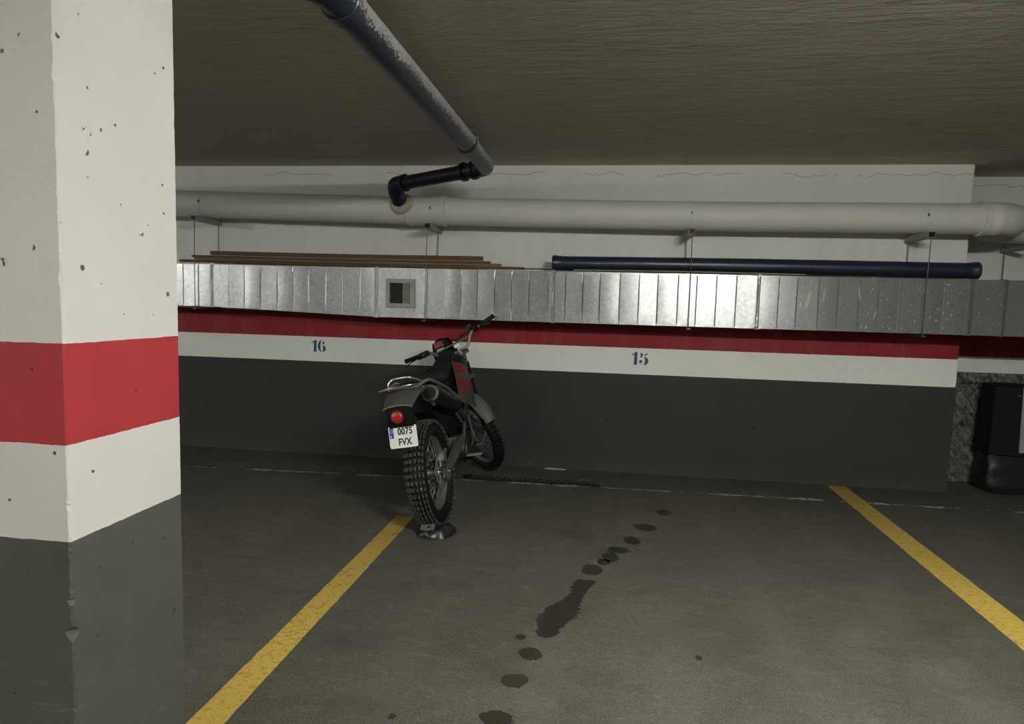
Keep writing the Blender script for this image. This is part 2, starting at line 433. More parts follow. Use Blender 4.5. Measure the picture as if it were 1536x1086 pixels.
# back wall: its right end is a ragged plastered arris
def ragged_block(name, x0, x1, y0, y1, z0, z1, m, edges, amp=.006, seed=1):
    """box whose listed vertical edges are finely subdivided and chipped"""
    b = MB(); n = 420
    cor = {'fl': (x0, y0), 'fr': (x1, y0), 'br': (x1, y1), 'bl': (x0, y1)}
    order = ['fl', 'fr', 'br', 'bl']; cx, cy = (x0+x1)/2, (y0+y1)/2; rings = []
    for i in range(n+1):
        z = z0 + (z1-z0)*i/n; ring = []
        for k in order:
            x, y = cor[k]; sx, sy = (1 if x > cx else -1), (1 if y > cy else -1)
            if k in edges:
                e = edges[k]
                q = mnoise.noise(Vector((z*60, seed, 3.1)))*amp*.45 + max(0, mnoise.noise(Vector((z*24+7, seed*3.3, .4)))-.22)*amp*1.3*e(z)
                ch = .003 + abs(q)*.8*e(z)
                p = (Vector((x, y-sy*ch, z)), Vector((x-sx*ch, y, z)))
            else: p = (Vector((x, y-sy*.002, z)), Vector((x-sx*.002, y, z)))
            # ring order keeps the outline convex
            if k in ('fl', 'br'): ring += [p[0], p[1]]
            else: ring += [p[1], p[0]]
        rings.append(ring)
    b.loft(rings, smooth=False)
    return b.build(name, m)
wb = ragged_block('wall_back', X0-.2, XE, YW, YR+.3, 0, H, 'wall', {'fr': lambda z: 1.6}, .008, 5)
tag(wb, 'garage back wall painted white, red and dark grey in bands', kind='structure')
wr = structure('wall_recess', (XE-.1, YR, 0), (X1+.2, YR+.3, H), 'wall')
tag(wr, 'set-back wall section beyond the end of the striped wall')
structure('wall_left', (X0-.2, Y0, 0), (X0, YR, H), 'far_wall')
structure('wall_right', (X1, Y0, 0), (X1+.2, YR, H), 'far_wall')
structure('wall_front', (X0-.2, Y0-.2, 0), (X1+.2, Y0, H), 'far_wall')
pil = ragged_block('pillar', -1.70, -1.232, 1.3483, 1.7615, 0, H, 'pillar',
                   {'fr': lambda z: 3.0 if z < 1.0 else 1.3, 'br': lambda z: .8}, .007, 2)
tag(pil, 'square concrete pillar with white, red and dark grey bands', 'pillar', kind='structure')

# painted bay lines, bay numbers, stains: marks on the floor and wall
def strip(name, xa, xb, y0, y1, label, fray=0.0):
    b = MB(); n = 120; g0 = []; g1 = []
    L, R_ = [], []
    for i in range(n+1):
        y = y0+(y1-y0)*i/n
        j = .004*mnoise.noise(Vector((y*14, xa(0), 1))); k = .004*mnoise.noise(Vector((y*14, xb(0), 5)))
        L.append((xa(y)+j, y)); R_.append((xb(y)+k, y))
    b.loft([[(l[0], l[1], .0002), (r[0], r[1], .0002), (r[0], r[1], .0012), (l[0], l[1], .0012)] for l, r in zip(L, R_)], smooth=False)
    o = b.build(name, 'yellow', floor); tag(o, label); return o
strip('bay_line', lambda y: -1.393+.004*y, lambda y: -1.262+.002*y, -2.0, 4.28, 'left worn yellow bay line running towards the motorcycle')
strip('bay_line', lambda y: 1.905+.012*(y-3.1), lambda y: 2.078+.004*(y-3.1), -2.0, 5.86, 'right worn yellow bay line reaching the wall')

def blob(cx, cy, rx, ry, seed, z=.0022, n=56, amp=.22):
    pts = []
    for k in range(n):
        a = 2*PI*k/n
        q = 1 + amp*mnoise.noise(Vector((math.cos(a)*1.6+seed*7.1, math.sin(a)*1.6, seed))) + .16*mnoise.noise(Vector((math.cos(a)*4+seed, math.sin(a)*4, seed*2))) + .07*mnoise.noise(Vector((math.cos(a)*11+seed, math.sin(a)*11, seed*2)))
        pts.append((cx+rx*q*math.cos(a), cy+ry*q*math.sin(a)))
    return pts
stains = [  # x, y, width px, height px
    (.47, 4.773, 19, 8), (.316, 4.417, 32, 9), (.221, 4.14, 24, 10), (.13, 3.957, 31, 9), (.081, 3.828, 26, 13), (.042, 3.747, 20, 9),
    (-.021, 3.617, 31, 15), (-.32, 2.795, 15, 7), (-.26, 2.664, 35, 18), (-.30, 2.454, 40, 21), (-.333, 2.206, 50, 22), (-.21, 2.86, 34, 16), (.449, 2.768, 10, 6), (-.70, 2.15, 12, 8)]
words_ = ['small dark stain nearest the back wall', 'narrow dark stain second from the back wall', 'short dark stain third from the back wall',
 'thin wide stain fourth from the back wall', 'ragged stain just beyond a small round one', 'small round stain between two ragged ones', 'ragged stain just beyond the long smear',
 'tiny stain left of the trail of drips', 'round oily stain second below the long smear', 'large oval stain second nearest the camera', 'largest oval stain at the bottom of the trail',
 'jagged stain touching the near end of the long smear', 'single tiny spot apart on the right', 'tiny faint spot left of the nearest stain']
for i, ((x, y, wp, hp), lab) in enumerate(zip(stains, words_)):
    rx = wp*(y+.1)/985.5/2*1.02; ry = hp*(y+.1)**2/1458/2*1.05
    b = MB(); b.prism(blob(x, y, rx, ry, i+1.3), .0006, .0016); o = b.build('oil_stain', 'stain', floor); tag(o, lab)
# the long smear: a row of overlapping drops grown together
b = MB(); L, R_ = [], []
cl = [(-.045, 3.47, .055), (-.075, 3.38, .05), (-.085, 3.30, .035), (-.115, 3.20, .045), (-.15, 3.12, .075), (-.165, 3.04, .085), (-.19, 2.99, .075), (-.20, 2.93, .062), (-.205, 2.885, .04)]
for i in range(70):
    t = i/69*(len(cl)-1); k = min(int(t), len(cl)-2); u = t-k
    x, y, r = [cl[k][j]*(1-u)+cl[k+1][j]*u for j in range(3)]
    L.append((x-r*(1+.35*mnoise.noise(Vector((i*.45, 1, 2)))), y, .0018)); R_.append((x+r*(1+.35*mnoise.noise(Vector((i*.45, 9, 4)))), y, .0018))
b.loft([[(l[0], l[1], .0004), (r[0], r[1], .0004), (r[0], r[1], .0018), (l[0], l[1], .0018)] for l, r in zip(L, R_)], smooth=False); tag(b.build('oil_stain', 'stain', floor), 'long ragged oily smear in the middle of the trail')
b = MB(); b.prism(blob(-.40, 5.845, .095, .022, 3.3), .0006, .006); tag(b.build('plaster_spill', 'splash', floor), 'white plaster spill at the foot of the wall')

# stencil numerals
def ell(cx, cy, rx, ry, a0, a1, n=16): return [(cx+rx*math.cos(math.radians(a0+(a1-a0)*i/n)), cy+ry*math.sin(math.radians(a0+(a1-a0)*i/n))) for i in range(n+1)]
def crescent(cx, cy, rx, ry, a0, a1, thick):   # outer arc minus a shifted inner arc
    o = ell(cx, cy, rx, ry, a0, a1); i = ell(cx, cy, rx-thick, ry*.97, a1, a0); return o+i[1:-1]
def one(x): return [[(x, 0), (x+.24, 0), (x+.24, 1), (x+.06, 1), (x, .93)], [(x-.16, .72), (x-.04, .80), (x-.03, .93), (x-.17, .82)], [(x-.06, 0), (x-.01, 0), (x-.01, .05), (x-.06, .04)]]
def six(x): return [crescent(x+.36, .5, .36, .5, 98, 262, .23), ell(x+.50, .76, .095, .10, 0, 360)[:-1], crescent(x+.36, .29, .36, .29, 78, -82, .24), ell(x+.42, .955, .16, .045, 20, 160)]
def five(x): return [[(x+.10, .95), (x+.32, .88), (x+.22, .60), (x+.12, .55)], [(x+.38, .82), (x+.52, .86), (x+.66, 1.0), (x+.60, .78), (x+.46, .73)], crescent(x+.34, .32, .38, .34, 82, -80, .26), ell(x+.13, .27, .12, .12, 0, 360)[:-1], [(x+.02, .16), (x+.10, .10), (x+.26, -.03), (x+.22, .02), (x+.10, .14)]]
def number(polys, x, z, hgt, label):
    b = MB(); m = Matrix.Translation((x, YW-.0018, z)) @ Matrix.Rotation(PI/2, 4, 'X') @ Matrix.Diagonal((hgt, hgt, 1, 1))
    for p in polys: b.prism(p, -.0012, .0006, m)
    tag(b.build('bay_number', 'num', wb), label)
number(one(0)+six(.36), -2.722, .980, .110, 'blue stencilled bay number 16')
number(one(0)+five(.38), .262, .975, .112, 'blue stencilled bay number 15')

# ------------------------------------------------------------------ lamps under the ceiling (out of frame)
for i, (x, y, st) in enumerate(LAMPS):
    t = empty('ceiling_batten', (x, y, H))
    MB().box((0, 0, -.035), (1.26, .11, .07), bevel=.006).build('housing', 'plate', t)
    for sy in (-.035, .035): MB().tube([(-.59, sy, -.093), (.59, sy, -.093)], .014, 10).build('tube', emit_mat('lit_tube', st), t)
    for sx in (-.61, .61): MB().box((sx, 0, -.085), (.025, .10, .05), bevel=.004).build('end_cap', 'plate', t)
    tag(t, ['white twin tube ceiling light in front of bay 15', 'white twin tube ceiling light left of the pillar', 'white twin tube ceiling light far to the left', 'added white twin tube ceiling light behind the camera to the right'][i], 'ceiling light', 'twin tube ceiling lights')

# ------------------------------------------------------------------ ventilation duct
def build_duct():
    root = empty('ventilation_duct', (0, 5.5, 1.34))
    D = .33; rnd = random.Random(4)
    def zb(x):   # lower edge
        if x < -3.51: return 1.384
        if x < -1.975: return 1.384 - (x+3.51)/1.535*.048
        return 1.336
    ZT_ = 1.761
    seams = [-3.51, -1.975, -.44, 1.20, 2.765, 3.0]
    def panels(x):
        return x
    b = MB(); b.mat('galv')
    xs = [-7.0]; x = -7.0
    prof = []            # (x, y offset)
    while x < 4.6:
        wd = .150+rnd.uniform(-.012, .014)
        a = rnd.uniform(-.0016, .0018); bulge = rnd.uniform(-.0010, .0022)
        x2 = x+wd
        if x < 2.7:
            prof += [(x, 0), (x+.004, -.0035), (x+.008, a)]
            for k in range(1, 6): u = k/6; prof.append((x+.008+(wd-.012)*u, a*(1-2*u)-bulge*4*u*(1-u)))
            prof.append((x2-.003, -a))
        else: prof += [(x, 0), (x+wd*.5, rnd.uniform(-.002, .001))]
        x = x2
    nz = 4
    def P_(x, yo, u):   # u 0..1 up
        return (x, yo*math.sin(PI*min(1, max(0, u)))**.35 if 0 < u < 1 else 0, zb(x)+(ZT_-zb(x))*u-1.34)
    rings = []
    for (x, yo) in prof:
        r = [P_(x, yo, 0)] + [P_(x, yo, u) for u in (.04, .25, .5, .75, .96)] + [P_(x, yo, 1)]
        r += [(x, D, ZT_-1.34), (x, D, zb(x)-1.34)]
        rings.append(r)
    b.loft(rings, smooth=False)
    b.build('duct_casing', None, root)
    for sx in seams:
        s = MB(); z0, z1 = zb(sx)-1.34, ZT_-1.34
        n = 26; r_ = random.Random(int(sx*100)); g = []
        for i in range(n+1):
            z = z0-.002+(z1-z0+.004)*i/n; q = r_.uniform(-.0015, .0015)
            g.append([(sx-.015+q, -.0035, z), (sx-.008, -.0075+q*.8, z), (sx, -.0060-q, z), (sx+.007, -.0080-q*.8, z), (sx+.013, -.0035, z)])
        s.sheet(g, .0015, smooth=False)
        s.box((sx, D/2, z1+.003), (.026, D+.01, .005)); s.box((sx, D/2, z0-.003), (.026, D+.01, .005))
        o = s.build('seam_cleat', 'seam' if sx < 2.5 else 'galv', root)
    # dark plate painted as a shaded hole, behind a wire grille
    gx0, gx1, gz0, gz1 = -1.884, -1.631, 1.423-1.34, 1.668-1.34
    fr = MB()
    t_ = .036
    def bar(xa, xb, za, zc):
        fr.box(((xa+xb)/2, -.012, (za+zc)/2), (xb-xa, .022, zc-za), bevel=.003)
    bar(gx0, gx1, gz0, gz0+t_); bar(gx0, gx1, gz1-t_, gz1); bar(gx0, gx0+t_, gz0+t_, gz1-t_); bar(gx1-t_, gx1, gz0+t_, gz1-t_)
    f = fr.build('grille_frame', 'paint_steel', root)
    MB().box(((gx0+gx1)/2, -.0045, (gz0+gz1)/2), (gx1-gx0-.07, .002, gz1-gz0-.07)).build('opening_shade', 'hole_shade', f)  # flat dark plate in place of the shaded duct interior
    MB().box((gx1-t_-.037, -.0065, (gz0+gz1)/2), (.072, .002, gz1-gz0-.075)).build('lit_inner_sheet', 'paint_steel', f)  # lighter panel painted as the lit inside wall of the duct
    g = MB()
    nx = 13
    for i in range(1, nx): xx = gx0+t_+(gx1-gx0-2*t_)*i/nx; g.tube([(xx, -.013, gz0+t_), (xx, -.013, gz1-t_)], .0011, 5)
    for i in range(1, nx): zz = gz0+t_+(gz1-gz0-2*t_)*i/nx; g.tube([(gx0+t_, -.0145, zz), (gx1-t_, -.0145, zz)], .0011, 5)
    g.build('wire_mesh', 'dark_steel', f)
    # splashes and scrapes of white paint on the right run
    b = MB(); r2 = random.Random(11)
    marks = [((1.461, .372), (1.433, .255), .004), ((1.591, .403), (1.582, .317), .006), ((1.590, .309), (1.567, .164), .015), ((1.701, .334), (1.689, .225), .007), ((1.947, .356), (1.962, .239), .006), ((2.092, .171), (2.070, .099), .004), ((2.05, .43), (2.055, .41), .006), ((2.01, .02), (2.03, .05), .005), ((1.98, .02), (1.99, .05), .004), ((2.19, .02), (2.20, .04), .005)]
    for (x0, z0), (x1, z1), w_ in marks:
        d = Vector((x1-x0, 0, z1-z0)); L_ = d.length; d.normalize(); nrm = Vector((d.z, 0, -d.x)); n = 7; ring = []
        for sgn, rng in ((1, range(n+1)), (-1, range(n, -1, -1))):
            for k in rng:
                q = w_*math.sin(PI*(k+.5)/(n+1))**.6*(1+.4*r2.uniform(-1, 1)); ring.append(Vector((x0, 0, z0))+d*L_*k/n+nrm*q*sgn)
        b.prism([(p.x, p.z) for p in ring], .0044, .0058, Matrix.Rotation(PI/2, 4, 'X'))
    for k in range(150):
        x = 1.3+1.68*r2.random()**.75; z = r2.uniform(.02, .40); q = .0022+.0055*r2.random()**3
        b.prism([(x+q*r2.uniform(.7, 1.3)*math.cos(a), z+q*r2.uniform(.7, 1.5)*math.sin(a)) for a in [2*PI*m/7 for m in range(7)]], .0044, .0056, Matrix.Rotation(PI/2, 4, 'X'))
    o = b.build('paint_spatter', 'splash', root); o['kind'] = 'stuff'
    tag(root, 'long galvanised sheet metal ventilation duct along the back wall', 'duct')
build_duct()

# ------------------------------------------------------------------ grey drain pipe
PY, PR = 5.66, .119
PZ = [(-7.5, 2.375), (-3.9, 2.317), (-1.58, 2.265), (.68, 2.241), (2.9, 2.238)]
def pz(x):
    for (a, za), (c, zc) in zip(PZ, PZ[1:]):
        if x <= c: return za+(zc-za)*(x-a)/(c-a)
    return PZ[-1][1]
def build_pipe():
    root = empty('drain_pipe', (-1.6, PY, pz(-1.6))); off = Vector(root.location)
    def L(x, y=PY, z=None): return Vector((x, y, pz(x) if z is None else z)) - off
    MB().tube([L(x) for x in (-7.5, -3.9, -1.68)], PR, 40).build('pipe_run', 'pipe', root)
    b = MB(); xs = [-1.40, .68, 2.88]
    b.tube([L(x) for x in xs], PR, 40).build('pipe_run', 'pipe', root)
    # branch fitting
    b = MB(); b.tube([L(-1.745), L(-1.74), L(-1.70), L(-1.695), L(-1.45), L(-1.44), L(-1.405), L(-1.40)], [PR+.004, PR+.011, PR+.011, PR+.005, PR+.005, PR+.011, PR+.011, PR+.004], 40)
    b.build('branch_fitting', 'pipe', root)
    # elbow at the right end with sockets, then the next run
    b = MB(); zc = pz(2.9)
    path = [(2.84, PY), (2.845, PY), (2.88, PY), (2.885, PY), (2.93, PY), (2.935, PY), (2.975, PY), (2.98, PY)]
    rad = [PR+.002, PR+.014, PR+.014, PR+.007, PR+.007, PR+.011, PR+.011, PR+.006]
    for i in range(1, 13):
        a = -PI/2 + PI/2*i/12; path.append((2.98+.155*math.cos(a), PY+.155+.155*math.sin(a))); rad.append(PR+.006)
    path += [(3.135, 5.86), (3.135, 5.90)]; rad += [PR+.012, PR+.012]
    b.tube([L(x, y, zc-.0*i) for i, (x, y) in enumerate(path)], rad, 40).build('elbow', 'pipe', root)
    p2 = smooth_path([L(3.135, 5.88, zc), L(3.135, 6.14, zc-.012), L(6.5, 6.17, zc-.07)], .15, 8)
    MB().tube(p2, PR, 40).build('pipe_run', 'pipe', root)
    # mortar collar where the blue pipe enters
    g = MB()
    c = Vector((-1.775, 5.565, pz(-1.77)+.045)) - off
    rings = []
    for j in range(6):
        rr = [.105, .100, .086, .07, .05, .02][j]; d = [-.0, .012, .022, .028, .032, .034][j]
        rings.append([])
        for k in range(28):
            a = 2*PI*k/28; q = 1+.10*mnoise.noise(Vector((math.cos(a)*2, math.sin(a)*2, j*.3)))
            # project on the tilted tangent plane of the pipe
            u = rr*q*math.cos(a); v = rr*q*math.sin(a)*.9
            px, py, pz_ = u, 0, v
            y_s = -math.sqrt(max(1e-4, PR**2-min(PR*.95, max(-PR*.95, .045+v))**2))+.095
            rings[-1].append((c.x+px, c.y+y_s-d, c.z+v))
    g.loft(rings).build('mortar_collar', 'mortar', root)
    tag(root, 'thick pale grey drain pipe running along the top of the back wall', 'pipe')
build_pipe()

# hanger brackets
def hanger(x, label, lean=0.0, clip=True):
    z = pz(x)-PR-.004
    root = empty('pipe_hanger', (x, 5.47, z))
    b = MB()     # an open channel, seen from its end
    b.box((0, .19, -.044), (.054, .40, .003)); b.box((-.0255, .19, -.022), (.003, .40, .044)); b.box((.0255, .19, -.022), (.003, .40, .044))
    b.build('channel', 'paint_steel', root)
    MB().box((0, -.001, -.022), (.044, .018, .036)).build('mouth_shade', 'blackp', root)  # black block standing for the shade inside the channel
    s = MB(); R_ = PR+.0025; cx = [0, PY-5.47, PR+.004]
    pts = [(0, cx[1]+R_*math.cos(a), cx[2]+R_*math.sin(a)) for a in [PI*.5+PI*k/18 for k in range(19)]]
    s.tube(pts, .0045, 6, flat=(1, .35)); s.build('strap', 'pipe', root)
    MB().box((0.0, cx[1]-R_-.003, cx[2]+.012), (.012, .012, .022), bevel=.002).build('strap_bolt', 'dark_steel', root)
    zl = 1.325-z if x > -3 else 1.372-z
    for (yy, dz) in ((.004, 0), (.375, .0)):
        n = 14; P_ = [(.004*math.sin(3*k/n+x)*(1 if yy < .1 else .4)+lean*k/n, yy, -.03+(zl+.03)*k/n) for k in range(n+1)]
        MB().tube(P_, .0036, 6).build('hanging_wire', 'wire', root)
    MB().box((lean, .19, zl-.008), (.026, .40, .012)).build('duct_rest', 'dark_steel', root)
    tag(root, label, 'pipe hanger', 'pipe hangers')
hanger(-3.66, 'steel pipe hanger with wires nearest the pillar')
hanger(-1.52, 'steel pipe hanger with wires right of the duct grille', -.02)
hanger(.655, 'steel pipe hanger with wires above the blue stored pipe middle', .01)
hanger(2.43, 'steel pipe hanger with wires close to the pipe elbow', .0)
hanger_x = 3.42
def far_hanger():
    z = 2.238-.04-PR-.004
    root = empty('pipe_hanger', (hanger_x, 5.98, z))
    b = MB(); b.box((0, .19, -.030), (.050, .38, .003)); b.box((-.0235, .19, -.016), (.003, .38, .030)); b.box((.0235, .19, -.016), (.003, .38, .030)); b.build('channel', 'paint_steel', root)
    MB().box((0, -.002, -.016), (.042, .02, .024)).build('mouth_shade', 'blackp', root)  # dark block painting the shade at the channel's end
    for yy in (.01, .36): MB().tube([(0, yy, -.03), (0, yy, -.80)], .0036, 6).build('hanging_wire', 'wire', root)
    tag(root, 'steel pipe hanger in the recess under the far pipe', 'pipe hanger', 'pipe hangers')
far_hanger()

# ------------------------------------------------------------------ blue overhead pipe
def build_blue():
    root = empty('overhead_pipe', (-.93, 4.95, 2.5)); O = Vector(root.location); r = .064
    def L(*p): return Vector(p)-O
    def ringtube(pts, rr, n=28): return MB().tube([L(*p) for p in pts], rr, n)
    # near elbow and socket
    ringtube([(-.94, 2.30, 2.5), (-.94, 2.295, 2.5), (-.94, 2.22, 2.5), (-.94, 2.215, 2.5)], [r+.002, r+.010, r+.010, r+.004]).build('socket', 'navy_dusty', root)
    pts = smooth_path([(-.94, 2.25, 2.5), (-.94, 2.09, 2.5), (-1.10, 1.99, 2.50), (-1.4, 1.99, 2.5)], .09, 6)
    MB().tube([L(*p) for p in pts], r+.006, 28).build('elbow', 'navy_dusty', root)
    ringtube([(-.94, 2.28, 2.5), (-.922, 4.30, 2.5)], r).build('pipe_run', 'navy_dusty', root)
    ringtube([(-.922, 4.20, 2.5), (-.922, 4.205, 2.5), (-.922, 4.25, 2.5), (-.922, 4.255, 2.5)], [r+.001, r+.008, r+.008, r+.001]).build('socket', 'navy_dusty', root)
    # lower straight length and elbow
    a = (-.922, 4.26, 2.5); e = (-.93, 4.97, 2.495); d = (-1.79, 5.41, 2.447)
    el = [Vector(a), Vector(e), Vector(e)+(Vector(d)-Vector(e)).normalized()*.14]
    P_ = smooth_path([a, e, tuple(el[2])], .10, 8)
    MB().tube([L(*p) for p in P_], r-.003, 28).build('elbow', 'navy_dusty', root)
    dr = (Vector(d)-Vector(e)).normalized()
    for q in (.12, .22):
        c = Vector(e)+dr*q; MB().tube([c-O-dr*.014, c-O-dr*.012, c-O+dr*.012, c-O+dr*.014], [r-.004, r+.008, r+.008, r-.004], 28).build('socket_ring', 'navy', root)
    MB().tube([Vector(e)+dr*.10-O, Vector(d)-dr*.10-O], r-.009, 28).build('pipe_run', 'navy', root)
    c = Vector(d)-dr*.115; MB().tube([c-O-dr*.014, c-O-dr*.012, c-O+dr*.012, c-O+dr*.014], [r-.004, r+.006, r+.006, r-.004], 28).build('socket_ring', 'navy', root)
    end = (-1.79, 5.56, 2.325)
    P_ = smooth_path([tuple(c), d, (-1.795, 5.45, 2.39), end], .09, 8)
    MB().tube([L(*p) for p in P_], r+.001, 28).build('elbow', 'navy', root)
    tag(root, 'dusty dark blue plastic pipe hanging under the ceiling', 'pipe')
build_blue()

# ------------------------------------------------------------------ things stored on top of the duct
TOP = 1.7665
def bar_thing(name, x0, x1, y, z, w_, h_, m, label, cat, group, tilt=0.0, yaw=0.0):
    cx = (x0+x1)/2; b = MB(); L_ = x1-x0; n = 18; rings = []
    for i in range(n+1):
        x = -L_/2+L_*i/n; sag = .003*math.sin(i/n*PI*1.3+x0)
        rings.append([(x, -w_/2, -h_/2+sag), (x, w_/2, -h_/2+sag), (x, w_/2, h_/2+sag), (x, -w_/2, h_/2+sag)])
    b.loft(rings, smooth=False); o = b.build(name, m, loc=(cx, y, z+h_/2)); o.rotation_euler = (0, tilt, yaw)
    tag(o, label, cat, group); return o
G = 'wooden laths stored on the duct'
bar_thing('wooden_lath', -3.86, -.70, 5.57, TOP+.009, .05, .021, 'lathd', 'lowest dark wooden lath lying on the left of the duct', 'lath', G, .003)
bar_thing('wooden_lath', -3.70, -.90, 5.565, TOP+.033, .05, .018, 'lath', 'light brown wooden lath in the middle of the pile', 'lath', G, .003, .003)
bar_thing('wooden_lath', -3.76, -1.0, 5.60, TOP+.054, .05, .020, 'lathd', 'dark wooden lath whose left end juts out of the pile', 'lath', G, .003, -.002)
bar_thing('wooden_lath', -3.56, -1.06, 5.575, TOP+.077, .045, .036, 'lathd', 'topmost dark brown wooden lath of the pile', 'lath', G, .003, .002)
bar_thing('wooden_lath', -.74, -.44, 5.54, TOP+.006, .06, .008, 'lathd', 'short dark offcut between the laths and the blue pipe', 'lath', G)
bar_thing('wooden_lath', -.28, 1.55, 5.525, TOP+.005, .025, .009, 'latht', 'pale thin lath under the stored blue pipe', 'lath', G, .0)
def stored_pipe():
    root = empty('stored_pipe', (1.19, 5.60, TOP+.068)); r = .060
    n = 24; P_ = [(-1.65+3.30*i/n, 0, .006*math.sin(PI*i/n)-.002) for i in range(n+1)]
    MB().tube(P_, r, 28).build('tube_body', 'navy', root)
    for (sx, s) in ((-1.65, 1), (1.65, -1)):
        b = MB(); b.tube([(sx-s*.006, 0, 0), (sx-s*.002, 0, 0), (sx+s*.03, 0, 0), (sx+s*.036, 0, 0), (sx+s*.075, 0, 0)], [r-.002, r+.006, r+.006, r+.0025, r+.001], 28).build('end_ring', 'navy', root)
    tag(root, 'long dark blue plastic pipe lying on top of the duct', 'pipe')
stored_pipe()

# ------------------------------------------------------------------ recess: wrapped board, black box and bag
def recess_stuff():
    b = MB(); g = []
    for i in range(41):
        row = []
        for j in range(41):
            x = 3.05+1.3*j/40; z = .003+.985*i/40
            q = .010*mnoise.noise(Vector((x*5, z*4, 1)))+.006*mnoise.noise(Vector((x*13, z*11, 2)))
            row.append((x, 6.30+q+.05*(z-.5)*.6, z))
        g.append(row)
    b.sheet(g, .035, smooth=True); o = b.build('wrapped_board', 'foil'); tag(o, 'board in crumpled silver grey wrapping leaning in the wall recess', 'board')
    for k in range(4): MB().box((3.16+.045*k, 6.262, .90), (.020, .008, .010)).build('perforation_dot', 'blackp', o)  # dark blocks standing for a row of perforation dots
    root = empty('black_box', (3.52, 5.95, .335))
    b = MB(); zt = .575
    b.loft([[(-.30, -.02, 0), (.34, -.02, 0), (.34, .22, 0), (-.30, .22, 0)], [(-.285, .0, zt), (.34, .0, zt), (.34, .20, zt), (-.285, .20, zt)]], smooth=False)
    b.build('box_body', 'black_box', root)
    MB().box((.135, -.014, .30), (.42, .012, .55), rot=(-.035, 0, 0), bevel=.004).build('front_panel', 'panel', root)
    MB().tube([(-.10, -.004, .50), (-.10, -.012, .50)], .006, 10).build('screw', 'steel', root)
    b = MB(); g = []
    for i in range(9):
        g.append([(-.295+.07*j, -.004+.21*i/8, zt+.004+.010*math.sin(j*.6)*(i/8)) for j in range(10)])
    b.sheet(g, .003).build('lid', 'black_box', root)
    tag(root, 'black box with pale grey front panel standing on a black bag', 'box')
    b = MB(); rings = []
    for i in range(13):
        z = .003+.325*i/12; s_ = 1-.07*(i/12)-.14*max(0, 1-i/2.0)
        ring = []
        for k in range(40):
            a = 2*PI*k/40; c, s = math.cos(a), math.sin(a)
            q = 1+.05*mnoise.noise(Vector((c*2.5, s*2.5, z*12)))
            x = .33*s_*q*math.copysign(abs(c)**.4, c); y = .15*s_*q*math.copysign(abs(s)**.5, s)
            ring.append((3.53+x, 6.05+y, z))
        rings.append(ring)
    b.loft(rings); tag(b.build('refuse_bag', 'bag'), 'bulging black bag on the floor under the black box', 'bag')
recess_stuff()

# chain on the floor
def chain():
    b = MB(); n = 31
    for k in range(n):
        u = k/(n-1); x = -1.09+1.07*u; y = 5.325+.028*u+.010*math.sin(u*17)
        flat = k % 2 == 0
        pts = []
        for i in range(14):
            a = 2*PI*i/14; px = .013*math.copysign(1, math.cos(a))*(1 if abs(math.cos(a)) > .2 else .4)+.013*math.cos(a); py = .0155*math.sin(a)
            pts.append((x+px, y+(py if flat else py*.55), .0065+(.004 if flat else .012+py*.75)))
        b.tube(pts, .0048, 6, closed=True)
    for k in range(7):     # the bunched end
        c = Vector((-1.10+.02*math.sin(k*2.2), 5.335+.018*math.cos(k*1.7), .010+.005*k)); a0 = k*1.1
        pts = [(c.x+.022*math.cos(2*PI*i/12)*math.cos(a0)-.014*math.sin(2*PI*i/12)*math.sin(a0), c.y+.022*math.cos(2*PI*i/12)*math.sin(a0)+.014*math.sin(2*PI*i/12)*math.cos(a0), c.z+.004*math.sin(i)) for i in range(12)]
        b.tube(pts, .0048, 6, closed=True)
    tag(b.build('chain', 'blackp'), 'black link chain lying stretched out on the floor near the wall', 'chain')
chain()

